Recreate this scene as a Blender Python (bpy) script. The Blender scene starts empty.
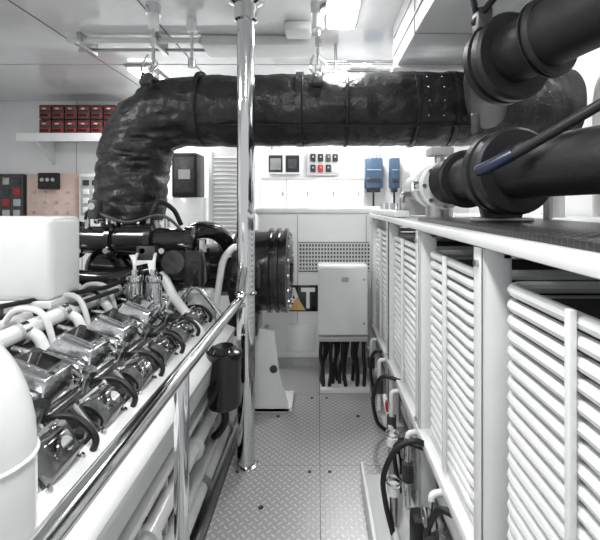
import bpy, bmesh, math, random
from mathutils import Vector, Matrix, noise
random.seed(7)
scene=bpy.context.scene
try:
    scene.view_settings.view_transform='Standard'
    scene.view_settings.look='None'
except Exception: pass
V=Vector
# ------------------------------------------------------------ materials
def mat(name,col,rough=.4,metal=0.,bump=0.,bscale=30.,var=0.,coat=0.,emit=None,es=0.,spec=.5,bdist=.01):
    m=bpy.data.materials.new(name); m.use_nodes=True
    nt=m.node_tree; b=nt.nodes['Principled BSDF']
    b.inputs['Base Color'].default_value=(*col,1)
    b.inputs['Roughness'].default_value=rough
    b.inputs['Metallic'].default_value=metal
    b.inputs['Coat Weight'].default_value=coat
    b.inputs['Specular IOR Level'].default_value=spec
    if emit:
        b.inputs['Emission Color'].default_value=(*emit,1); b.inputs['Emission Strength'].default_value=es
    tc=nt.nodes.new('ShaderNodeTexCoord')
    if var>0 or bump>0:
        n=nt.nodes.new('ShaderNodeTexNoise'); n.inputs['Scale'].default_value=bscale; n.inputs['Detail'].default_value=5
        nt.links.new(tc.outputs['Object'],n.inputs['Vector'])
        if var>0:
            r=nt.nodes.new('ShaderNodeValToRGB')
            r.color_ramp.elements[0].position=.3; r.color_ramp.elements[1].position=.7
            r.color_ramp.elements[0].color=(*[c*(1-var) for c in col],1)
            r.color_ramp.elements[1].color=(*[min(1,c*(1+var)) for c in col],1)
            nt.links.new(n.outputs['Fac'],r.inputs['Fac']); nt.links.new(r.outputs['Color'],b.inputs['Base Color'])
        if bump>0:
            bp=nt.nodes.new('ShaderNodeBump'); bp.inputs['Strength'].default_value=bump; bp.inputs['Distance'].default_value=bdist
            nt.links.new(n.outputs['Fac'],bp.inputs['Height']); nt.links.new(bp.outputs['Normal'],b.inputs['Normal'])
    return m
WHITE=mat('white_gloss_paint',(.76,.765,.765),.25,var=.03,bscale=6,coat=.2)
WHITE2=mat('white_satin_paint',(.66,.665,.665),.4,var=.04,bscale=9)
WALLM=mat('wall_white_panel',(.80,.805,.81),.35,var=.03,bscale=3)
CEILM=mat('ceiling_gloss_panel',(.66,.665,.67),.10,var=.05,bscale=1.6,coat=.4)
GREYP=mat('light_grey_paint',(.42,.42,.42),.4,var=.06)
DGREY=mat('dark_grey_metal',(.06,.06,.06),.4,.3,var=.3,bscale=25)
BLACKW=mat('black_insulation_wrap',(.010,.010,.011),.40,bump=.75,bscale=10,var=.3,spec=.45,bdist=.028)
BLACKS=mat('black_satin_rubber',(.012,.012,.013),.48,bump=.15,bscale=60,spec=.4)
BLACKG=mat('black_gloss_paint',(.010,.010,.011),.18,coat=.3)
BLACKSEAM_SHADE=mat('black_seam_and_gap_shade',(.004,.004,.004),.7)  # pipe wrap seams, also the painted-in shade inside the coil banks
CHROME=mat('polished_steel',(.74,.745,.75),.07,1.)
SILVER=mat('cast_aluminium',(.66,.665,.67),.17,1.,bump=.06,bscale=60,var=.12)
STEEL=mat('brushed_steel',(.42,.42,.42),.35,1.)
SMOKE=mat('dark_polished_cover',(.20,.20,.20),.12,.95,var=.4,bscale=14)
RED=mat('red_plastic',(.33,.02,.018),.4)
BLUE=mat('blue_enamel',(.04,.08,.14),.35)
NAVY=mat('navy_tape',(.012,.018,.045),.3)
PINK=mat('copper_panel',(.60,.46,.40),.5,var=.08,bscale=12)
YEL=mat('amber_enamel',(.62,.40,.16),.4)
LENS=mat('lamp_diffuser',(1,1,1),.5,emit=(1,.99,.97),es=14)
SCREEN=mat('dark_screen',(.03,.035,.04),.1)
BILGE=mat('bilge_paint',(.05,.05,.05),.5,var=.3,bscale=5)
SEAM=mat('panel_seam',(.12,.12,.12),.6)
SEAML=mat('panel_joint',(.36,.36,.36),.6)

def tread(name,c0,c1,metal,scale=1/.034):
    m=bpy.data.materials.new(name); m.use_nodes=True; nt=m.node_tree; N=nt.nodes; L=nt.links
    b=N['Principled BSDF']
    tc=N.new('ShaderNodeTexCoord'); mp=N.new('ShaderNodeMapping')
    mp.inputs['Rotation'].default_value=(0,0,math.radians(45)); mp.inputs['Scale'].default_value=(scale,)*3
    L.new(tc.outputs['Object'],mp.inputs['Vector'])
    sp=N.new('ShaderNodeSeparateXYZ'); L.new(mp.outputs['Vector'],sp.inputs[0])
    def M(op,a,b_=None,c=None):
        n=N.new('ShaderNodeMath'); n.operation=op
        for i,x in enumerate((a,b_,c)):
            if x is None: continue
            if isinstance(x,(int,float)): n.inputs[i].default_value=x
            else: L.new(x,n.inputs[i])
        return n.outputs[0]
    x,y=sp.outputs[0],sp.outputs[1]
    u=M('SUBTRACT',M('FRACT',x),.5); v=M('SUBTRACT',M('FRACT',y),.5)
    par=M('FLOORED_MODULO',M('ADD',M('FLOOR',x),M('FLOOR',y)),2)
    a=M('ADD',M('MULTIPLY',u,M('SUBTRACT',1,par)),M('MULTIPLY',v,par))
    c=M('ADD',M('MULTIPLY',v,M('SUBTRACT',1,par)),M('MULTIPLY',u,par))
    e=M('ADD',M('POWER',M('ABSOLUTE',M('DIVIDE',a,.48)),2),M('POWER',M('ABSOLUTE',M('DIVIDE',c,.17)),2))
    mr=N.new('ShaderNodeMapRange'); mr.inputs[1].default_value=1.1; mr.inputs[2].default_value=.5
    L.new(e,mr.inputs[0]); f=mr.outputs[0]
    mx=N.new('ShaderNodeMix'); mx.data_type='RGBA'; L.new(f,mx.inputs[0])
    mx.inputs[6].default_value=(*c0,1); mx.inputs[7].default_value=(*c1,1)
    L.new(mx.outputs[2],b.inputs['Base Color'])
    bp=N.new('ShaderNodeBump'); bp.inputs['Strength'].default_value=.8; bp.inputs['Distance'].default_value=.003
    L.new(f,bp.inputs['Height']); L.new(bp.outputs[0],b.inputs['Normal'])
    b.inputs['Metallic'].default_value=metal; b.inputs['Roughness'].default_value=.36
    return m
TREAD=tread('diamond_tread_plate',(.37,.37,.37),(.60,.60,.60),.3)
MAT_R=tread('ribbed_black_mat',(.02,.02,.02),(.09,.09,.09),.0,1/.03)

# ------------------------------------------------------------ mesh builder
def frame(d):
    d=d.normalized(); up=V((0,0,1)) if abs(d.z)<.9 else V((0,1,0))
    a=d.cross(up).normalized(); return a,a.cross(d).normalized()
class B:
    def __init__(s,name): s.name=name; s.bm=bmesh.new(); s.mats=[]
    def mi(s,m):
        if m not in s.mats: s.mats.append(m)
        return s.mats.index(m)
    def box(s,lo,hi,m,bev=0.,rot=None,seg=2,taper=None):
        lo=V(lo);hi=V(hi);c=(lo+hi)/2
        bm=bmesh.new(); bmesh.ops.create_cube(bm,size=1)
        bmesh.ops.scale(bm,vec=hi-lo,verts=bm.verts)
        if taper:
            for v in bm.verts:
                if v.co.z>0: v.co.x*=taper[0]; v.co.y*=taper[1]
        if bev>0: bmesh.ops.bevel(bm,geom=bm.edges[:],offset=bev,segments=seg,affect='EDGES',profile=.5)
        if rot: 
            R=Matrix.Rotation(rot[0],4,'X') @ Matrix.Rotation(rot[1],4,'Y') @ Matrix.Rotation(rot[2],4,'Z')
            bmesh.ops.transform(bm,matrix=R,verts=bm.verts)
        bmesh.ops.translate(bm,vec=c,verts=bm.verts)
        s.merge(bm,m)
    def merge(s,bm,m):
        k=s.mi(m); mp={}
        for v in bm.verts: mp[v]=s.bm.verts.new(v.co)
        for f in bm.faces:
            try: nf=s.bm.faces.new([mp[v] for v in f.verts]); nf.material_index=k
            except ValueError: pass
        bm.free()
    def rings(s,rs,m,closed=False,caps=True):
        k=s.mi(m); vs=[[s.bm.verts.new(p) for p in r] for r in rs]; n=len(vs[0]); c=len(vs)
        for i in range(c if closed else c-1):
            a=vs[i];b=vs[(i+1)%c]
            for j in range(n):
                f=s.bm.faces.new((a[j],a[(j+1)%n],b[(j+1)%n],b[j])); f.material_index=k
        if caps and not closed:
            f=s.bm.faces.new(list(reversed(vs[0]))); f.material_index=k
            f=s.bm.faces.new(vs[-1]); f.material_index=k
    def lathe(s,p,d,prof,m,seg=28):
        p=V(p); d=V(d).normalized(); a,b=frame(d); rs=[]
        for t,r in prof:
            r=max(r,.0004)
            rs.append([p+d*t+(a*math.cos(2*math.pi*j/seg)+b*math.sin(2*math.pi*j/seg))*r for j in range(seg)])
        s.rings(rs,m)
    def cyl(s,p0,p1,r,m,seg=20,r2=None,bev=0):
        p0=V(p0);p1=V(p1);L=(p1-p0).length; r2=r if r2 is None else r2
        if bev: pr=[(0,r-bev),(bev,r),(L-bev,r2),(L,r2-bev)]
        else: pr=[(0,r),(L,r2)]
        s.lathe(p0,p1-p0,pr,m,seg)
    def tube(s,pts,r,m,seg=14,closed=False,rf=None,caps=True):
        pts=[V(p) for p in pts]; n=len(pts); T=[]
        for i in range(n):
            if closed: t=pts[(i+1)%n]-pts[i-1]
            else: t=pts[min(i+1,n-1)]-pts[max(i-1,0)]
            T.append(t.normalized())
        a,b=frame(T[0]); rs=[]
        for i in range(n):
            a=(a-T[i]*a.dot(T[i])).normalized(); b=T[i].cross(a).normalized()
            ring=[]
            for j in range(seg):
                an=2*math.pi*j/seg
                rr=r(i/(n-1)) if callable(r) else r
                dirv=a*math.cos(an)+b*math.sin(an)
                if rf: rr=rf(i,pts[i],dirv,rr)
                ring.append(pts[i]+dirv*rr)
            rs.append(ring)
        s.rings(rs,m,closed,caps)
    def torus(s,c,d,R,r,m,seg=28,ms=8):
        a,b=frame(V(d)); c=V(c)
        s.tube([c+(a*math.cos(2*math.pi*j/seg)+b*math.sin(2*math.pi*j/seg))*R for j in range(seg)],r,m,ms,closed=True)
    def sphere(s,c,r,m,sc=(1,1,1),u=14,v=9):
        bm=bmesh.new(); bmesh.ops.create_uvsphere(bm,u_segments=u,v_segments=v,radius=r)
        bmesh.ops.scale(bm,vec=V(sc),verts=bm.verts); bmesh.ops.translate(bm,vec=V(c),verts=bm.verts); s.merge(bm,m)
    def prism(s,poly,axis,t0,t1,m):
        def mk(p,t):
            return {'x':V((t,p[0],p[1])),'y':V((p[0],t,p[1])),'z':V((p[0],p[1],t))}[axis]
        k=s.mi(m); A=[s.bm.verts.new(mk(p,t0)) for p in poly]; C=[s.bm.verts.new(mk(p,t1)) for p in poly]; n=len(poly)
        fs=[s.bm.faces.new(A),s.bm.faces.new(list(reversed(C)))]
        for i in range(n): fs.append(s.bm.faces.new((A[i],C[i],C[(i+1)%n],A[(i+1)%n])))
        for f in fs: f.material_index=k
    def bolt(s,c,d,r=.01,m=None):
        s.cyl(c,V(c)+V(d).normalized()*r*.9,r,m or STEEL,6)
    def done(s,ang=35):
        bmesh.ops.recalc_face_normals(s.bm,faces=s.bm.faces[:])
        me=bpy.data.meshes.new(s.name)
        for f in s.bm.faces: f.smooth=True
        s.bm.to_mesh(me); s.bm.free()
        for m in s.mats: me.materials.append(m)
        me.set_sharp_from_angle(angle=math.radians(ang))
        o=bpy.data.objects.new(s.name,me); scene.collection.objects.link(o); return o
def fillet(pts,rad,n=8):
    pts=[V(p) for p in pts]; out=[pts[0]]
    for i in range(1,len(pts)-1):
        p=pts[i]; a=(pts[i-1]-p); b=(pts[i+1]-p); r=min(rad,a.length*.49,b.length*.49)
        A=p+a.normalized()*r; C=p+b.normalized()*r
        for k in range(n+1):
            t=k/n; out.append(A*(1-t)**2+p*2*t*(1-t)+C*t*t)
    out.append(pts[-1]); return out
def crom(pts,n=8):
    pts=[V(p) for p in pts]; P=[pts[0]*2-pts[1]]+pts+[pts[-1]*2-pts[-2]]; out=[]
    for i in range(1,len(P)-2):
        for k in range(n):
            t=k/n; a,b,c,d=P[i-1:i+3]
            out.append(.5*((2*b)+(c-a)*t+(2*a-5*b+4*c-d)*t*t+(3*b-a-3*c+d)*t**3))
    out.append(pts[-1]); return out
def resample(pts,step):
    out=[pts[0]]
    for i in range(1,len(pts)):
        a=pts[i-1];b=pts[i];L=(b-a).length
        if L<1e-6: continue
        n=max(1,int(round(L/step)))
        for k in range(1,n+1): out.append(a.lerp(b,k/n))
    return out

CH=2.95
# ------------------------------------------------------------ room shell
b=B('ceiling'); b.box((-4.5,-.6,CH),(2.1,5.5,CH+.08),CEILM)
for x in (-2.06,-1.2): b.box((x-.005,-.6,CH-.003),(x+.005,5.5,CH+.01),SEAM)
for y in (1.75,3.9): b.box((-4.5,y-.005,CH-.003),(2.1,y+.005,CH+.01),SEAML)
b.done()
b=B('wall_back'); b.box((-4.5,5.3,-.3),(2.1,5.4,CH),WALLM)
for x in (-3.2,-2.0,-.9,.2,1.1): b.box((x-.004,5.297,0),(x+.004,5.305,CH),SEAML)
b.done()
b=B('wall_left'); b.box((-4.55,-.6,-.3),(-4.45,5.4,CH),WALLM); b.done()
b=B('wall_right'); b.box((2.0,-.6,-.3),(2.1,5.4,CH),WALLM)
for y in (1.4,2.6,3.8): b.box((1.995,y-.004,0),(2.003,y+.004,CH),SEAML)
b.done()
b=B('floor'); b.box((-4.5,-.6,-.38),(2.1,5.4,-.3),BILGE); b.done()
b=B('tread_plate_walkway')
ys=[-.6,1.72,2.44,3.34,5.29]
for i in range(4):
    for (x0,x1) in ((-.54,.012),(.012,1.99)):
        b.box((x0+.002,ys[i]+.002,-.012),(x1-.002,ys[i+1]-.002,0),TREAD)
b.box((-.56,-.6,-.06),(1.99,5.29,-.0125),SEAM)
b.box((-.565,-.6,-.08),(-.542,3.2,.012),STEEL)
for y in ys[1:4]:
    for x in (-.48,-.05,.07,.44):
        b.cyl((x,y-.06,0),(x,y-.06,.003),.011,BLACKS,10)
for x in (-.3,.3):
    for y in (2.1,3.0): b.cyl((x,y,0),(x,y,.003),.014,BLACKS,10)
b.done()
b=B('side_deck'); b.box((-4.4,3.25,-.3),(-.57,5.29,0),GREYP); b.done()

b=B('ceiling_frame_beam')
b.box((-.62,.9,2.88),(-.34,2.6,CH),WHITE2,.012)
b.box((-.95,3.2,2.87),(.02,3.5,CH),WHITE2,.02,seg=3)
b.box((-.25,2.95,2.88),(-.05,3.15,CH),WHITE2,.02)
b.cyl((-2.0,3.2,2.90),(-.95,3.2,2.90),.022,WHITE2,16)
b.cyl((-2.0,3.35,2.88),(-.95,3.35,2.88),.014,STEEL,12)
for x in (-1.9,-1.3): b.box((x,3.15,2.85),(x+.03,3.4,CH),STEEL,.003)
b.done()
b=B('ventilation_duct')
b.box((.57,.9,2.60),(1.35,3.05,CH),WHITE,.012)
for i in range(7):
    b.box((.70,1.15+i*.05,2.592),(1.2,1.165+i*.05,2.602),GREYP)
for y in (1.6,2.35): b.box((.565,y,2.595),(1.352,y+.008,CH),SEAML)
b.box((.55,2.9,2.58),(1.37,3.06,2.61),WHITE,.004)
b.box((.562,.9,2.70),(.572,3.0,2.708),SEAML)
b.box((.562,.9,2.83),(.572,3.0,2.838),SEAML)
b.done()
b=B('overhead_steel_rail')
for z in (2.80,2.72): b.cyl((.08,3.4,z),(1.9,3.4,z),.014,CHROME)
for x in (.15,1.0): b.cyl((x,3.4,2.68),(x,3.4,CH),.012,STEEL)
b.done()
def lamp(x,y,sx,sy,name='ceiling_light'):
    b=B(name)
    b.box((x-sx/2-.02,y-sy/2-.02,CH-.03),(x+sx/2+.02,y+sy/2+.02,CH),GREYP,.012,seg=3)
    b.box((x-sx/2,y-sy/2,CH-.06),(x+sx/2,y+sy/2,CH-.028),LENS,.014,seg=3)
    b.done()
lamp(.17,2.79,.2,.38); 
for x,y in ((-.1,.5),(-2.3,1.2),(-1.75,4.35),(.45,4.5),(1.6,2.0),(1.65,3.6),(-3.3,1.6)):
    lamp(x,y,.22,.9)

# ------------------------------------------------------------ chrome pole + handrail
b=B('steel_pole')
b.cyl((-.44,2.44,0),(-.44,2.44,2.88),.055,CHROME,32)
b.lathe((-.44,2.44,2.70),(0,0,1),[(0,.056),(.01,.070),(.10,.072),(.12,.10),(.18,.10)],CHROME,32)
b.lathe((-.44,2.44,0),(0,0,1),[(0,.075),(.012,.075),(.02,.056)],CHROME,32)
b.torus((-.44,2.44,1.05),(0,0,1),.058,.010,CHROME)
b.done()
b=B('handrail')
b.tube(fillet([(-.44,-.3,1.055),(-.44,2.28,1.055),(-.44,2.36,1.16),(-.44,2.42,1.22)],.1),.024,CHROME,18)
b.tube(fillet([(-.505,-.3,.99),(-.505,2.3,.99),(-.44,2.4,.99)],.08),.015,CHROME,14)
for y in (1.29,.1):
    b.cyl((-.44,y,0),(-.44,y,1.05),.024,CHROME,18)
    b.cyl((-.505,y,.99),(-.44,y,.99),.012,CHROME,10)
    b.lathe((-.44,y,0),(0,0,1),[(0,.05),(.01,.05),(.014,.03)],CHROME)
b.done()

# ------------------------------------------------------------ big wrapped exhaust pipe
path=fillet([(-1.345,2.85,1.50),(-1.27,2.85,2.25),(1.75,2.85,2.275)],.46,18)
path=resample(path,.016)
def ridge(x): return 1-abs(x)*2
def rfn(i,p,d,r):
    q=p+d*.24
    horiz=min(1,max(0,(p.x+1.05)/.25))
    k=1-horiz
    r=r-.012*k
    w=ridge(noise.noise(V((q.x*5+q.z*2,q.y*3,q.z*5-q.x*2))))*.010+noise.noise(q*2.6)*.012
    w+=ridge(noise.noise(V((q.x*15,q.y*6,q.z*6))))*.0038
    # gathered folds next to every lacing strap
    for sx in (-.82,-.13,.19,.66,.92):
        g=math.exp(-((p.x-sx)/.06)**2)*horiz
        an=math.atan2(d.z,d.y); w+=g*(math.sin(an*23+sx*9)*.0035-.004)
    w+=k*(ridge(noise.noise(V((q.x*5,q.y*5,q.z*20))))*.016+noise.noise(q*13)*.006)
    return r+w-.010-k*.008
b=B('insulated_exhaust_pipe')
b.tube(path,lambda t:.250+ .022*max(0,t-.3),BLACKW,84,rf=rfn)
def strap(x,w,R=.262):
    b.lathe((x,2.85,2.262),(1,0,0),[(-w/2-.002,R-.02),(-w/2,R),(w/2,R),(w/2+.002,R-.02)],BLACKW,56)
for x,w in ((-.82,.016),(-.13,.04),(.19,.012),(.66,.022),(.92,.03)):
    strap(x,w,.261+.004*(x>0)); b.torus((x+w/2+.006,2.85,2.262),(1,0,0),.257,.005,BLACKSEAM_SHADE,48,6)
for x in (.70,.80):
    for k in range(4):
        an=math.radians(-20+k*20)
        b.sphere((x+.02,2.85-math.cos(an)*.268,2.262+math.sin(an)*.268),.006,SILVER,u=8,v=6)
b.tube([(-.80,2.85-.222,2.262-.15),(.0,2.85-.223,2.262-.152),(1.0,2.85-.228,2.262-.155)],.007,BLACKSEAM_SHADE,6)
for z,R in ((1.93,.245),(1.60,.235)):
    b.lathe((-1.30-(1.93-z)*.1,2.85,z),(0.1,0,1),[(-.012,R-.02),(-.01,R),(.01,R),(.012,R-.02)],BLACKW,40)
b.done(60)
for x in (-1.12,0.0):
    b=B('pipe_hanger')
    b.cyl((x,2.72,2.78),(x,2.72,2.90),.038,WHITE,20,bev=.006)
    b.cyl((x,2.72,2.88),(x,2.72,2.95),.05,CHROME,20)
    b.cyl((x,2.72,2.50),(x,2.72,2.79),.011,CHROME,10)
    b.cyl((x,2.72,2.66),(x,2.72,2.72),.02,CHROME,6)
    b.box((x-.02,2.66,2.43),(x+.02,2.78,2.52),STEEL,.006)
    b.box((x-.035,2.59,2.36),(x+.035,2.63,2.45),DGREY,.006,rot=(-.5,0,0))
    b.bolt((x,2.66,2.5),(0,-1,0),.014)
    b.tube(fillet([(x-.03,2.70,2.60),(x-.06,2.66,2.50),(x-.01,2.60,2.42)],.03),.007,CHROME,8)
    b.tube(fillet([(x+.01,2.70,2.58),(x+.06,2.66,2.52),(x+.03,2.60,2.44)],.03),.006,CHROME,8)
    b.done()
b=B('sprinkler_drop')
b.cyl((-.93,2.95,2.62),(-.93,2.95,2.95),.012,CHROME,12); b.cyl((-.93,2.95,2.86),(-.93,2.95,2.95),.035,WHITE,16); b.cyl((-.93,2.95,2.60),(-.93,2.95,2.66),.028,STEEL,12)
b.done()

# ------------------------------------------------------------ right hand black pipes
def black_pipe(name,pts,r,flanges,step=.03):
    b=B(name)
    P=resample(crom(pts,10),.03)
    b.tube(P,r,BLACKS,40)
    for c,d,R,w in flanges:
        d=V(d).normalized(); c=V(c)
        b.lathe(c-d*w/2,d,[(0,R-.05),(0,R-.012),(.012,R),(w*.38,R),(w*.42,R-.02),(w*.58,R-.02),(w*.62,R),(w-.012,R),(w,R-.012),(w,R-.05)],BLACKS,44)
        b.torus(c,d,R-.015,.006,DGREY,40,6)
    return b
b=black_pipe('overhead_black_pipe',[(1.10,2.60,2.20),(.93,2.2,2.22),(.82,1.85,2.22),(.86,1.45,2.22),(1.02,1.10,2.26),(1.30,.75,2.32),(1.5,.5,2.36)],.118,
  [((.815,1.72,2.215),(.22,-1,0),.185,.12),((.865,1.50,2.22),(.4,-1,.05),.150,.05)])
b.box((.63,1.50,2.40),(.655,1.78,2.43),NAVY,.006,rot=(.05,.1,-.45))
b.tube([(.66,1.70,2.36),(.72,1.55,2.44),(.86,1.3,2.53)],.014,BLACKS,10)
b.box((.66,1.64,2.32),(.72,1.72,2.41),DGREY,.01)
b.done()
b=black_pipe('lower_black_pipe',[(.74,2.22,1.72),(.75,1.9,1.72),(.77,1.6,1.725),(.88,1.25,1.735),(1.05,.95,1.74),(1.4,.5,1.74)],.108,
  [((.77,1.62,1.725),(.12,-1,0),.172,.14),((.745,2.0,1.72),(0,-1,0),.145,.03)])
for k in range(7):
    b.torus((.74,2.04+k*.03,1.72),(0,1,0),.113,.014,BLACKS,36,8)
b.tube(fillet([(.56,1.42,1.71),(.66,1.36,1.76),(.90,1.12,1.94)],.05),.017,BLACKS,12)
b.tube([(.565,1.415,1.712),(.60,1.39,1.73),(.66,1.36,1.765)],.022,NAVY,12)
b.cyl((.64,1.62,1.88),(.63,1.60,1.96),.018,DGREY,12,bev=.005)
b.done()
b=B('butterfly_valve')
b.cyl((.73,2.36,1.70),(.73,2.30,1.70),.138,WHITE2,36,bev=.01)
b.cyl((.73,2.46,1.70),(.73,2.36,1.70),.115,STEEL,30)
b.cyl((.73,2.52,1.70),(.73,2.46,1.70),.138,WHITE2,36,bev=.01)
for k in range(8):
    a=k*math.pi/4; b.bolt((.73+.12*math.cos(a),2.30,1.70+.12*math.sin(a)),(0,-1,0),.012)
b.cyl((.73,2.40,1.80),(.73,2.40,1.90),.03,STEEL,16); b.box((.66,2.34,1.88),(.80,2.46,1.93),GREYP,.012)
b.cyl((.73,2.52,1.70),(.73,3.0,1.70),.10,GREYP,28)
b.cyl((.73,3.0,1.72),(.73,3.0,1.51),.10,GREYP,28)
b.cyl((.73,2.41,1.58),(.73,2.41,1.51),.08,STEEL,28)
b.cyl((.57,2.41,1.70),(.64,2.41,1.70),.03,CHROME,14)
b.done()
b=B('pipe_support_cradle')
for (x,y,z) in ((.77,1.68,1.56),(.97,1.1,1.60)):
    b.box((x-.12,y-.04,1.521),(x+.12,y+.04,1.54),STEEL,.006)
    b.prism([(x-.08,1.54),(x+.08,1.54),(x+.10,1.62),(x,1.59),(x-.10,1.62)],'y',y-.015,y+.015,DGREY)
b.done()
b=B('valve_block')
b.box((.74,.90,1.521),(.95,1.00,1.60),WHITE2,.012); b.box((.70,.80,1.521),(.78,.90,1.56),WHITE2,.01)
b.cyl((.84,.95,1.60),(.84,.95,1.66),.018,CHROME); b.torus((.84,.95,1.66),(0,0,1),.035,.007,BLACKS)
b.done()
b=B('upper_pipework')
b.tube(fillet([(1.3,2.2,1.52),(1.3,2.2,1.95),(1.95,2.2,1.95)],.15),.05,WHITE,18)
b.tube(fillet([(1.15,2.0,1.52),(1.15,2.0,1.90),(1.15,1.2,1.90),(1.95,1.2,1.90)],.1),.022,STEEL,14)
b.tube(fillet([(1.45,1.9,1.52),(1.45,1.9,2.55),(1.45,1.9,2.6)],.1),.045,DGREY,18)
b.tube(fillet([(1.28,1.75,1.52),(1.28,1.75,2.10),(1.28,1.2,2.12)],.08),.03,GREYP,18)
b.tube(fillet([(1.65,2.3,1.52),(1.65,2.3,2.35),(1.65,.8,2.35)],.2),.06,WHITE,24)
b.done()

# ------------------------------------------------------------ right coil rack
XR=.52
units=[(.30,1.17),(1.37,1.95),(2.12,2.86),(2.98,3.72)]
for u_,(y0,y1) in enumerate(units):
    b=B('cooling_coil_bank')
    n=20; pitch=.0437; z0=.523
    for k in range(n):
        z=z0+k*pitch; r=.06
        rect=[]
        for (cx,cy,a0) in ((1.10-r,y1-r,0),(XR+.03+r,y1-r,90),(XR+.03+r,y0+r,180),(1.10-r,y0+r,270)):
            for q in range(5):
                a=math.radians(a0+q*22.5); rect.append((cx+r*math.cos(a),cy+r*math.sin(a),z))
        b.tube(rect,.0178,WHITE,10,closed=True)
    b.box((XR+.060,y0+.04,.50),(1.07,y1-.04,1.33),BLACKSEAM_SHADE)  # black core added inside the coil, standing in for shade between the tubes
    yy=.83 if u_==0 else (y0+y1)/2
    b.box((XR-.004,yy-.010,.49),(XR+.012,yy+.010,1.38),WHITE,.003)
    b.box((XR+.02,y0+.02,.472),(1.10,y1-.02,.498),WHITE2,.004)
    b.done()
b=B('equipment_rack')
b.box((XR-.03,.0,1.465),(XR+.03,3.85,1.503),WHITE,.006)
b.box((XR+.03,.0,1.48),(1.98,3.85,1.50),WHITE)
b.box((XR-.02,.0,.42),(XR+.06,3.85,.47),WHITE,.006)
posts=[.18,1.225,2.0,2.89,3.74]
for y in posts:
    b.box((XR-.015,y,0),(XR+.075,y+.014,1.46),WHITE,.003)
    b.box((XR-.015,y,0),(XR-.003,y+.075,1.46),WHITE,.003)
    b.box((XR+.063,y,0),(XR+.075,y+.075,1.46),WHITE,.003)
    b.box((XR-.05,y-.03,0),(XR+.10,y+.10,.012),WHITE)
    b.bolt((XR-.016,y+.04,1.41),(-1,0,0),.012); b.bolt((XR-.016,y+.04,.5),(-1,0,0),.012)
    b.box((1.7,y,0),(1.76,y+.06,1.47),WHITE)
    b.box((XR+.06,y,.42),(1.74,y+.05,.46),WHITE)
    b.box((XR+.05,y,1.43),(1.74,y+.05,1.48),WHITE)
b.done()
b=B('ribbed_rubber_mat')
b.box((.562,.75,1.5005),(1.15,2.25,1.520),MAT_R,.003)
b.done()
b=B('deck_top_manifold')
b.box((.50,2.62,1.506),(.60,3.8,1.55),WHITE,.01)
for y in (2.75,3.0,3.25,3.5): b.cyl((.56,y,1.54),(.56,y,1.60),.02,CHROME); 
b.tube(fillet([(.58,2.75,1.60),(.58,2.75,1.66),(.9,2.9,1.66),(.9,2.9,1.5)],.05),.02,STEEL)
b.done()
b=B('bilge_manifold')
b.box((.245,.2,.0),(.50,2.31,.035),WHITE2,.006)
b.box((.245,.2,.035),(.262,2.31,.11),WHITE,.004)
for (x,z,r) in ((.64,.12,.045),(.74,.27,.04),(.66,.33,.025),(.88,.13,.06)):
    b.cyl((x,.1,z),(x,3.7,z),r,WHITE if r!=.025 else STEEL,18)
    for y in (.8,1.5,2.2,2.9): b.cyl((x,y,z),(x,y+.03,z),r+.02,WHITE if r!=.06 else DGREY,18)
for y in (1.62,2.05,2.5,3.0,3.45):
    b.cyl((.46,y,.05),(.46,y,.40),.016,CHROME if y<2.4 else WHITE,12)
    b.cyl((.46,y,.18),(.46,y,.27),.03,DGREY,14); b.torus((.43,y,.33),(1,0,0),.03,.006,RED if y==2.5 else STEEL,16,6)
    b.tube(fillet([(.46,y,.38),(.46,y,.42),(.58,y+.03,.42)],.03),.014,WHITE)
for y in (1.75,2.3): b.box((.42,y,.035),(.53,y+.10,.20),BLACKS,.015)
for (x,y,h) in ((.40,2.15,.30),(.36,1.9,.22),(.40,1.45,.26)):
    b.cyl((x,y,.03),(x,y,h),.02,STEEL,12); b.cyl((x,y,h),(x,y,h+.04),.03,WHITE,12); b.torus((x,y,h+.06),(0,0,1),.035,.006,CHROME,16,6)
b.tube(fillet([(.36,1.2,.06),(.36,2.0,.06),(.45,2.25,.12),(.45,2.7,.3)],.08),.017,WHITE,12)
b.box((1.02,.1,.0),(1.08,3.7,.40),DGREY)
b.done()
b=B('black_hose')
b.tube(crom([(.53,1.90,.44),(.46,1.90,.47),(.37,1.91,.42),(.315,1.92,.29),(.32,1.90,.18),(.35,1.86,.06)],8),.013,BLACKS,14)
b.tube(crom([(.54,2.55,.46),(.42,2.62,.46),(.37,2.68,.30),(.40,2.72,.12),(.46,2.75,.04)],8),.013,BLACKS,14)
b.tube(crom([(.54,1.9,.42),(.44,2.0,.40),(.40,2.1,.3),(.44,2.15,.05)],8),.012,BLACKS,12)
b.tube(crom([(.53,1.5,.42),(.47,1.56,.40),(.44,1.62,.25),(.48,1.66,.06)],8),.014,BLACKS,12)
b.tube(crom([(.54,3.1,.45),(.44,3.15,.42),(.42,3.2,.25),(.46,3.25,.05)],8),.014,BLACKS,12)
b.done()

# ------------------------------------------------------------ generator enclosure
b=B('generator_enclosure')
gy=3.90
b.box((-.595,gy,.08),(.80,5.05,1.54),WHITE,.03,seg=4)
b.box((-.57,gy+.03,.0),(.78,5.03,.09),GREYP)
b.box((-.615,gy-.015,1.49),(.82,5.07,1.56),WHITE,.025,seg=4)
for x in (-.20,.47): b.box((x-.004,gy-.002,.14),(x+.004,gy+.01,1.48),SEAML)
b.box((-.19,gy-.004,.93),(.50,gy+.01,1.22),DGREY)
for r_ in range(8):
    z=.94+r_*.037
    b.box((-.19,gy-.018,z),(.50,gy-.003,z+.014),WHITE)
for k in range(24): b.box((-.19+k*.030,gy-.018,.94),(-.178+k*.030,gy-.003,1.21),WHITE)
b.box((-.40,gy-.012,.545),(.02,gy-.001,.80),BLACKG,.004)
b.prism([(-.285,.56),(-.12,.56),(-.20,.69)],'y',gy-.022,gy-.017,YEL)
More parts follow.
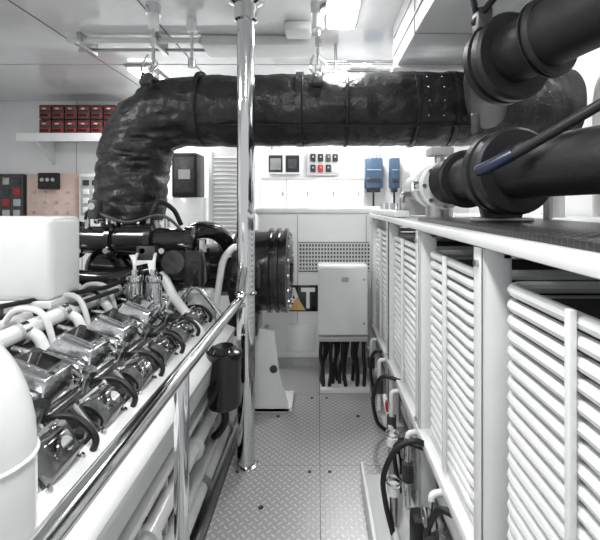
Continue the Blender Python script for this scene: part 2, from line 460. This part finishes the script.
for x,z in ((-.5,.9),(-.5,.4),(.6,.9),(.6,1.3)): b.cyl((x,gy-.02,z),(x,gy,z),.02,STEEL)
b.box((-.30,gy-.006,.15),(-.03,gy,.42),WHITE,.005)
go=b.done()
cu=bpy.data.curves.new('generator_lettering','FONT'); cu.body='CAT'; cu.size=.27; cu.extrude=.003; cu.offset=.008
cu.materials.append(WHITE)
t=bpy.data.objects.new('lettering',cu); t.location=(-.46,gy-.014,.585); t.scale=(.80,1,1); t.rotation_euler=(math.pi/2,0,0); scene.collection.objects.link(t); t.parent=go

b=B('junction_box')
b.box((0.0,3.40,.47),(.425,3.62,1.065),WHITE,.012)
b.box((.012,3.392,.482),(.413,3.402,1.053),WHITE,.004)
b.box((0.0,3.40,.42),(.425,3.62,.46),GREYP,.004)
for z in (.58,.95): b.cyl((.39,3.385,z),(.39,3.395,z),.01,STEEL)
b.box((.20,3.388,.93),(.26,3.393,.97),GREYP)
b.box((.02,3.36,.0),(.44,3.66,.035),WHITE2,.004)
b.box((.05,3.62,.45),(.375,3.898,.95),WHITE2)
for i in range(13):
    x=.03+i*.030; x2=x+random.uniform(-.05,.05)
    x2=min(max(x2,.04),.40)
    yy=3.42+(i%3)*.055
    b.tube(crom([(x,yy,.43),(x+(x2-x)*.2+random.uniform(-.015,.015),yy,.3),(x2,yy+.01,.18),(x2+random.uniform(-.02,.02),yy,.03)],5),.016,BLACKS,8)
    b.cyl((x,yy,.40),(x,yy,.425),.019,BLACKS,10)
b.done()

# ------------------------------------------------------------ left: mounting gusset, black drum
b=B('engine_mount_bracket')
b.prism([(-.60,0),(-.22,0),(-.23,.06),(-.30,.30),(-.335,.62),(-.60,.66)],'y',3.06,3.09,WHITE)
b.box((-.60,3.06,0),(-.20,3.35,.03),WHITE,.004)
b.prism([(3.09,.03),(3.33,.03),(3.10,.62)],'x',-.42,-.40,WHITE)
b.cyl((-.34,3.055,.33),(-.34,3.06,.33),.03,DGREY,18)
b.done()
b=B('black_flywheel_housing')
b.lathe((-.66,3.12,1.08),(1,0,0),[(0,.24),(.02,.30),(.05,.31),(.28,.31),(.285,.325),(.31,.325),(.315,.305),(.34,.305),(.345,.325),(.37,.325),(.375,.305),(.40,.305),(.405,.325),(.43,.325),(.44,.29),(.45,.27),(.45,.12),(.47,.10),(.47,.01)],BLACKG,56)
for k in range(16):
    a=k*math.pi/8; b.bolt((-.22,3.12+.28*math.cos(a),1.08+.28*math.sin(a)),(1,0,0),.014)
b.box((-.52,2.80,1.0),(-.40,2.84,1.16),BLACKG,.008)
b.cyl((-1.0,3.12,1.08),(-.65,3.12,1.08),.20,BLACKG,36)
b.box((-.70,2.98,.60),(-.45,3.25,.80),BLACKG,.02)
b.done()

# ------------------------------------------------------------ engine
b=B('marine_diesel_engine')
E0,E1=.95,2.72
b.prism([(-.95,-.05),(-.90,.30),(-.70,.50),(-.66,.72),(-.80,.79),(-1.16,.90),(-1.75,.90),(-1.95,.72),(-1.80,.3),(-1.75,-.05)],'y',E0,E1,GREYP)
b.box((-1.7,E0+.05,-.3),(-1.0,E1-.05,-.05),DGREY,.02)
b.prism([(-.57,.715),(-.565,.745),(-.745,.825),(-.755,.795)],'y',.92,E1+.02,WHITE)
b.prism([(-.60,.62),(-.585,.62),(-.57,.72),(-.60,.73)],'y',.92,E1+.02,WHITE2)
b.box((-.80,.6,.50),(-.60,2.95,.53),WHITE,.004)
b.box((-.70,.6,.40),(-.68,2.95,.5),DGREY,.004)
b.box((-.66,.6,.15),(-.60,2.95,.20),WHITE,.004)
for k in range(9):
    y=.65+k*.26
    b.box((-.74,y,.16),(-.64,y+.02,.50),WHITE2,.003)
b.cyl((-.63,.6,.36),(-.63,3.0,.36),.038,WHITE,20)
b.cyl((-.62,.6,.10),(-.62,3.0,.10),.040,WHITE2,20)
b.cyl((-.76,.6,.24),(-.76,3.0,.24),.05,DGREY,20)
b.cyl((-.60,.6,-.08),(-.60,3.1,-.08),.035,STEEL,20)
for y in (.9,1.45,2.0,2.55):
    b.cyl((-.63,y,.36),(-.63,y+.03,.36),.055,WHITE,20); b.cyl((-.62,y+.1,.10),(-.62,y+.13,.10),.058,STEEL,20)
for y in [1.0+.11*k for k in range(16)]:
    b.bolt((-.66,y,.785),(.4,0,.9),.007,CHROME)
def pt(x,y,z,tl,loc):
    u,v,w=loc
    return V((x+u*math.cos(tl)+w*math.sin(tl), y+v, z-u*math.sin(tl)+w*math.cos(tl)))
def tbox(x,y,z,tl,loc,size,m,bev,taper=None,seg=1):
    c=pt(x,y,z,tl,loc); h=[q/2 for q in size]
    b.box([c[i]-h[i] for i in range(3)],[c[i]+h[i] for i in range(3)],m,bev,rot=(0,tl,0),seg=seg,taper=taper)
T1=math.radians(22); T2=math.radians(52)
for i in range(6):
    y=1.16+i*.275
    X,Z=-1.05,.885
    tbox(X,y,Z,T1,(0,0,.02),(.25,.22,.05),DGREY,.008)
    tbox(X,y,Z,T1,(0,0,.055),(.24,.215,.022),CHROME,.005)
    tbox(X,y,Z,T1,(0,0,.105),(.215,.19,.085),SILVER,.008,taper=(.70,.74),seg=2)
    tbox(X,y,Z,T1,(-.01,0,.155),(.12,.10,.018),CHROME,.005)
    for v in (-.045,0,.045): tbox(X,y,Z,T1,(.0,v,.151),(.14,.008,.012),SILVER,.002)
    d=V((math.sin(T1),0,math.cos(T1)))
    for u in (-.105,0,.105):
        for v in (-.095,.095):
            c=pt(X,y,Z,T1,(u,v,.066)); b.cyl(c,c+d*.020,.010,CHROME,6)
    c=pt(X,y,Z,T1,(-.03,.0,.16)); b.cyl(c,c+d*.03,.017,DGREY,12)
    X,Z=-.80,.835
    tbox(X,y,Z,T2,(-.01,0,.0),(.15,.18,.05),DGREY,.008)
    tbox(X,y,Z,T2,(-.01,0,.03),(.15,.175,.018),CHROME,.005)
    tbox(X,y,Z,T2,(-.01,0,.065),(.13,.15,.055),SMOKE,.010,taper=(.60,.66),seg=2)
    d=V((math.sin(T2),0,math.cos(T2)))
    for u in (-.075,.055):
        for v in (-.075,.075):
            c=pt(X,y,Z,T2,(u,v,.038)); b.cyl(c,c+d*.014,.009,CHROME,6)
    c=pt(X,y,Z,T2,(-.01,0,.09)); b.cyl(c,c+d*.012,.022,CHROME,16)
    yy=y+.137
    b.tube(crom([(-.73,yy-.02,.79),(-.71,yy-.02,.85),(-.78,yy-.01,.91),(-.88,yy,.90),(-.94,yy,.86)],6),.011,BLACKS,10)
    b.tube(crom([(-.88,yy,.86),(-.95,yy,.96),(-1.06,yy,1.0),(-1.20,yy,1.03)],6),.010,CHROME,8)
    b.tube(crom([(-.90,yy+.02,.86),(-.98,yy+.025,.93),(-1.08,yy+.02,.95),(-1.18,yy+.02,1.0)],6),.007,STEEL,8)
    b.tube(crom([(-1.16,y,.95),(-1.20,y,1.03),(-1.27,y,1.05)],5),.024,WHITE,12)
    b.tube(crom([(-1.17,y+.08,.92),(-1.23,y+.08,1.10),(-1.35,y+.08,1.12),(-1.42,y+.08,1.04)],6),.014,WHITE,12)
    b.cyl((-.925,yy,.86),(-.90,yy,.93),.022,CHROME,12); b.cyl((-.905,yy,.925),(-.895,yy,.95),.030,SILVER,6)
    b.cyl((-.80,yy,.80),(-.775,yy,.85),.026,SILVER,12); b.cyl((-.775,yy,.85),(-.77,yy,.862),.018,BLACKS,12)
    b.box((-1.10,yy-.02,.88),(-1.02,yy+.02,.97),SILVER,.006)
    b.cyl((-1.27,y-.04,1.05),(-1.27,y,1.05),.055,SILVER,20)
b.cyl((-1.27,.95,1.05),(-1.27,2.75,1.05),.036,WHITE,22)
b.cyl((-1.42,.95,1.04),(-1.42,2.75,1.04),.032,WHITE2,22)
b.cyl((-1.55,.95,1.00),(-1.55,2.75,1.00),.05,DGREY,22)
b.cyl((-1.34,.95,.97),(-1.34,2.75,.97),.04,DGREY,22)
b.cyl((-1.205,1.0,.975),(-1.205,2.6,.975),.012,STEEL,14)
b.cyl((-.925,1.0,.87),(-.925,2.8,.87),.012,STEEL,12)
b.tube(crom([(-1.7,1.4,1.05),(-1.5,1.75,1.12),(-1.32,2.1,1.12),(-1.2,2.35,1.12),(-1.1,2.5,1.2)],8),.012,BLACKS,10)
for i in range(4):
    y=1.25+i*.38
    b.tube(fillet([(-1.42,y,1.04),(-1.42,y,1.11),(-1.60,y,1.11),(-1.60,y,1.0)],.05),.016,WHITE,12)
b.box((-1.75,2.70,.15),(-.72,2.86,1.00),WHITE2,.03)
b.box((-1.55,2.66,.85),(-.95,2.84,1.10),DGREY,.02)
b.tube(fillet([(-1.02,2.62,1.14),(-.92,2.55,1.00),(-.70,2.45,.78),(-.66,2.5,.55)],.06),.030,WHITE,18)
b.tube(fillet([(-.72,2.80,.85),(-.66,2.78,1.22),(-.56,2.78,1.32),(-.50,2.78,1.20),(-.52,2.78,.95)],.07),.024,WHITE,16)
b.tube(fillet([(-.90,2.6,.95),(-.80,2.6,1.08),(-.62,2.62,.85)],.06),.016,CHROME,12)
b.done()
b=B('fuel_filter')
for x in (-1.10,-.985):
    b.cyl((x,2.40,1.00),(x,2.40,1.13),.045,SILVER,20,bev=.008); b.cyl((x,2.40,1.13),(x,2.40,1.17),.05,CHROME,20,bev=.006)
    b.cyl((x,2.40,1.17),(x,2.40,1.20),.02,CHROME,6)
    b.tube(fillet([(x,2.40,1.18),(x,2.40,1.25),(x-.03,2.5,1.28)],.03),.010,WHITE,10)
b.box((-1.17,2.36,.93),(-.93,2.46,1.01),SILVER,.012)
b.done()
b=B('oil_filter_canister')
b.lathe((-.52,2.22,.46),(0,0,1),[(0,.05),(.02,.085),(.05,.092),(.27,.092),(.28,.098),(.32,.098),(.33,.07),(.35,.05)],BLACKG,32)
b.box((-.60,2.19,.76),(-.50,2.26,.80),BLACKG,.01)
b.tube(crom([(-.52,2.22,.46),(-.52,2.24,.38),(-.57,2.3,.28),(-.62,2.4,.2)],6),.022,BLACKS,12)
b.done()
b=B('turbocharger')
b.lathe((-1.66,2.62,1.36),(1,0,0),[(0,.07),(.0,.095),(.06,.10),(.07,.12),(.10,.12),(.11,.09),(.30,.085),(.31,.115),(.34,.115),(.35,.09),(.55,.10),(.56,.12),(.60,.12),(.61,.08),(.80,.07),(.81,.09),(.85,.09),(.86,.05)],BLACKG,32)
b.torus((-.93,2.68,1.22),(0,1,0),.10,.065,BLACKG,30,14)
b.cyl((-.93,2.60,1.22),(-.93,2.78,1.22),.09,BLACKG,26)
b.lathe((-.93,2.56,1.22),(0,1,0),[(0,.05),(.0,.075),(.03,.08),(.05,.10)],DGREY,26)
b.torus((-1.42,2.72,1.15),(0,1,0),.10,.06,BLACKG,30,14)
b.cyl((-1.42,2.62,1.15),(-1.42,2.80,1.15),.09,BLACKG,26)
b.tube(fillet([(-1.62,2.6,1.28),(-1.62,2.5,1.14),(-1.3,2.5,1.12),(-1.1,2.6,1.16)],.1),.05,BLACKG,18)
b.tube(fillet([(-.95,2.7,1.30),(-.85,2.75,1.42),(-.72,2.9,1.40),(-.66,3.1,1.2)],.1),.06,BLACKG,18)
b.cyl((-1.345,2.85,1.25),(-1.345,2.85,1.50),.18,BLACKS,36)
b.torus((-1.345,2.85,1.49),(0,0,1),.20,.018,SILVER,36)
for k in range(14):
    a=k*2*math.pi/14; b.cyl((-1.345+.215*math.cos(a),2.85+.215*math.sin(a),1.46),(-1.345+.215*math.cos(a),2.85+.215*math.sin(a),1.53),.011,CHROME,8)
for x in (-1.5,-1.33,-1.1,-.98): 
    b.cyl((x,2.60,1.44),(x,2.60,1.50),.018,SILVER,10); b.cyl((x,2.53,1.30),(x,2.50,1.30),.018,SILVER,10)
b.tube(crom([(-1.5,2.58,1.5),(-1.42,2.5,1.55),(-1.2,2.5,1.48),(-1.0,2.56,1.52),(-.86,2.6,1.40)],6),.010,DGREY,8)
b.tube(crom([(-1.10,2.6,1.46),(-1.05,2.62,1.60),(-.98,2.7,1.56),(-.94,2.75,1.45)],6),.016,BLACKS,10)
b.box((-1.42,2.46,1.50),(-1.36,2.54,1.62),DGREY,.01); b.cyl((-1.39,2.45,1.58),(-1.39,2.47,1.58),.022,CHROME,14)
b.box((-1.14,2.50,1.24),(-1.02,2.60,1.33),DGREY,.01)
b.box((-.86,2.55,1.06),(-.74,2.75,1.30),BLACKG,.02)
b.cyl((-.76,2.62,1.28),(-.76,2.62,1.36),.03,SILVER,10)
b.done()

b=B('header_tank')
b.box((-2.9,1.95,1.12),(-1.30,2.20,1.53),WHITE,.03,seg=4)
b.box((-2.9,1.94,1.085),(-1.295,2.21,1.12),WHITE2,.006)
b.tube(crom([(-2.4,1.92,1.06),(-1.8,1.92,1.07),(-1.45,1.95,1.05),(-1.25,2.05,1.08),(-1.15,2.3,1.10)],6),.012,BLACKS,8)
b.cyl((-2.2,2.08,.3),(-2.2,2.08,1.1),.08,WHITE2); b.cyl((-2.2,2.08,-.3),(-2.2,2.08,.3),.10,WHITE2)
b.done()
b=B('white_intake_pipe')
pp=fillet([(-.675,.80,-.3),(-.675,.80,1.30),(-1.5,.80,1.30)],.22,14)
b.tube(pp,.094,WHITE,44)
b.torus((-.675,.80,1.085),(0,0,1),.094,.005,WHITE,40,8)
b.torus((-.95,.80,1.30),(1,0,0),.095,.006,WHITE,40,8)
b.done()

# ------------------------------------------------------------ back wall furniture
b=B('wall_shelf')
b.box((-3.62,4.80,2.40),(-2.42,5.29,2.44),WHITE,.006)
b.box((-3.62,4.79,2.34),(-2.42,4.81,2.44),WHITE,.004)
for x in (-3.5,-2.6): b.prism([(5.29,2.1),(5.29,2.40),(4.9,2.40)],'x',x,x+.02,WHITE)
b.done()
b=B('parts_organizer_boxes')
for k in range(6):
    x=-3.42+k*.158
    for j in range(2):
        z=2.442+j*.185
        b.box((x,4.9,z),(x+.148,5.2,z+.178),DGREY,.01)
        b.box((x+.012,4.890,z+.02),(x+.136,4.902,z+.075),RED,.004)
        b.box((x+.012,4.890,z+.115),(x+.136,4.902,z+.15),RED,.004)
        b.box((x+.025,4.884,z+.03),(x+.12,4.892,z+.062),BLACKS,.003)
        b.box((x+.05,4.884,z+.12),(x+.09,4.892,z+.135),WHITE2,.002)
b.done()
b=B('copper_control_panel')
b.box((-3.80,5.22,1.20),(-3.12,5.29,1.98),PINK,.006)
for k in range(12):
    x=-3.75+(k%4)*.15; z=1.45+(k//4)*.13
    b.cyl((x+.04,5.205,z+.03),(x+.04,5.22,z+.03),.018,(STEEL,PINK,GREYP)[k%3],12)
b.box((-3.62,5.16,1.78),(-3.36,5.22,1.99),BLACKS,.01); 
for k in range(3): b.cyl((-3.56+k*.07,5.15,1.90),(-3.56+k*.07,5.162,1.90),.024,GREYP,12)
b.done()
b=B('instrument_cabinet')
b.box((-3.08,5.15,1.20),(-2.78,5.29,1.98),WHITE,.01)
b.box((-3.05,5.14,1.44),(-2.81,5.152,1.94),GREYP,.003)
for k in range(8):
    x=-3.02+(k%2)*.12; z=1.48+(k//2)*.115
    b.box((x,5.13,z),(x+.08,5.142,z+.07),SCREEN if k in(6,7,3) else WHITE,.003)
b.cyl((-2.86,5.12,1.62),(-2.86,5.14,1.62),.02,RED,12)
b.done()
b=B('switch_panel')
b.box((-4.3,5.22,1.20),(-3.85,5.29,1.98),DGREY,.01)
for k in range(12):
    x=-4.25+(k%3)*.14; z=1.42+(k//3)*.14
    b.box((x,5.205,z),(x+.09,5.222,z+.09),(RED,GREYP,STEEL,SCREEN)[k%4],.004)
b.done()
b=B('workshop_counter')
b.box((-4.3,4.75,.0),(-2.3,5.29,1.15),WHITE2,.01); b.box((-4.32,4.72,1.15),(-2.28,5.29,1.19),STEEL,.004)
for x in (-3.8,-3.3,-2.8): b.box((x-.003,4.745,.05),(x+.003,4.752,1.12),SEAM)
b.done()
b=B('equipment_cabinet')
b.box((-1.54,4.2,1.66),(-1.27,4.5,2.13),BLACKS,.02); b.box((-1.51,4.19,1.71),(-1.30,4.2,2.08),DGREY,.004)
b.box((-1.72,4.22,0),(-1.22,4.58,1.66),WHITE,.01)
b.box((-1.70,4.21,.1),(-1.24,4.222,1.5),WHITE2,.004)
b.box((-1.46,4.18,1.85),(-1.34,4.19,1.95),GREYP)
b.done()
b=B('louvered_door')
b.box((-1.18,4.3,0),(-.68,4.36,2.3),WHITE,.008)
for k in range(24): b.box((-1.12,4.275,1.02+k*.046),(-.75,4.30,1.035+k*.046),WHITE,.003,rot=(.5,0,0))
b.box((-1.14,4.285,1.0),(-1.125,4.30,2.15),WHITE2); b.box((-.75,4.285,1.0),(-.735,4.30,2.15),WHITE2)
b.cyl((-.71,4.25,1.05),(-.71,4.25,1.25),.012,CHROME); 
for z in (1.05,1.25): b.cyl((-.71,4.25,z),(-.71,4.30,z),.008,CHROME)
b.done()
b=B('wall_monitor')
b.box((-.66,5.20,1.98),(-.22,5.29,2.24),WHITE,.008)
b.box((-.64,5.19,2.0),(-.46,5.20,2.22),SCREEN); b.box((-.42,5.19,2.0),(-.24,5.20,2.22),SCREEN)
b.box((-.62,5.186,2.03),(-.48,5.19,2.18),STEEL); b.box((-.39,5.186,2.05),(-.28,5.19,2.17),DGREY)
b.done()
b=B('gauge_board')
b.box((-.14,5.22,1.96),(.28,5.29,2.28),GREYP,.006)
for k,(x,z,m) in enumerate(((-.10,2.0,SCREEN),(.0,2.0,RED),(.10,2.0,SCREEN),(.19,2.0,WHITE2),(-.10,2.14,SCREEN),(.0,2.14,SCREEN),(.10,2.14,DGREY),(.19,2.14,SCREEN))):
    b.box((x,5.20,z),(x+.07,5.222,z+.10),m,.005)
    b.cyl((x+.035,5.19,z+.06),(x+.035,5.2,z+.06),.012,STEEL,12)
b.done()
b=B('storage_locker')
b.box((-.72,5.10,0),(.58,5.29,1.92),WHITE,.008)
for x in (-.40,-.08,.25): b.box((x-.004,5.096,1.52),(x+.004,5.102,1.90),SEAML)
b.box((-.72,5.09,1.90),(.58,5.11,1.925),GREYP)
for x in (-.44,-.12,.21,.53): b.box((x-.02,5.08,1.69),(x+.0,5.1,1.75),STEEL,.003)
b.done()
for x0 in (.61,.93):
    b=B('blue_charger_box')
    w=.22 if x0<.9 else .12
    b.box((x0,5.12,1.79),(x0+w,5.29,2.18),BLUE,.015)
    b.box((x0+.02,5.11,1.86),(x0+w-.02,5.122,1.92),SCREEN,.003); b.box((x0+.02,5.11,2.02),(x0+w-.02,5.122,2.03),GREYP)
    b.box((x0+.03,5.13,1.74),(x0+w-.03,5.25,1.79),BLACKS,.004)
    b.cyl((x0+w/2,5.2,1.5),(x0+w/2,5.2,1.75),.012,BLACKS,8)
    b.done()
b=B('wall_conduit')
b.box((1.2,5.18,1.5),(1.7,5.29,2.2),WHITE,.01)
for k in range(5): b.cyl((.60+k*.05,5.26,2.2),(.60+k*.05,5.26,CH),.012,WHITE2,8)
b.tube(fillet([(-.6,5.25,2.3),(-.6,5.25,2.45),(.5,5.25,2.45),(.5,5.25,CH)],.06),.02,STEEL,10)
b.done()

# ------------------------------------------------------------ lights
def area(name,loc,size,sy,power):
    l=bpy.data.lights.new(name,'AREA'); l.shape='RECTANGLE'; l.size=size; l.size_y=sy; l.energy=power; l.color=(.99,.995,1)
    o=bpy.data.objects.new(name,l); o.location=loc; scene.collection.objects.link(o); return o
area('lamp_glow',(.17,2.79,2.88),.2,.38,15)
area('lamp_glow',(-.1,.5,2.88),.22,.9,36)
area('lamp_glow',(-2.3,1.2,2.88),.22,.9,46)
area('lamp_glow',(-1.75,4.35,2.88),.22,.9,42)
area('lamp_glow',(.45,4.5,2.88),.22,.9,32)
w=bpy.data.worlds.new('world'); scene.world=w; w.use_nodes=True
w.node_tree.nodes['Background'].inputs[0].default_value=(.96,.98,1,1)
w.node_tree.nodes['Background'].inputs[1].default_value=.68

# ------------------------------------------------------------ camera
cam=bpy.data.cameras.new('camera'); co=bpy.data.objects.new('camera',cam); scene.collection.objects.link(co)
co.location=(0,0,1.6); co.rotation_euler=(math.pi/2,0,0)
cam.sensor_width=36; cam.sensor_fit='HORIZONTAL'; cam.lens=24; cam.shift_x=-.03; cam.shift_y=-.1117; cam.clip_start=.02
scene.camera=co
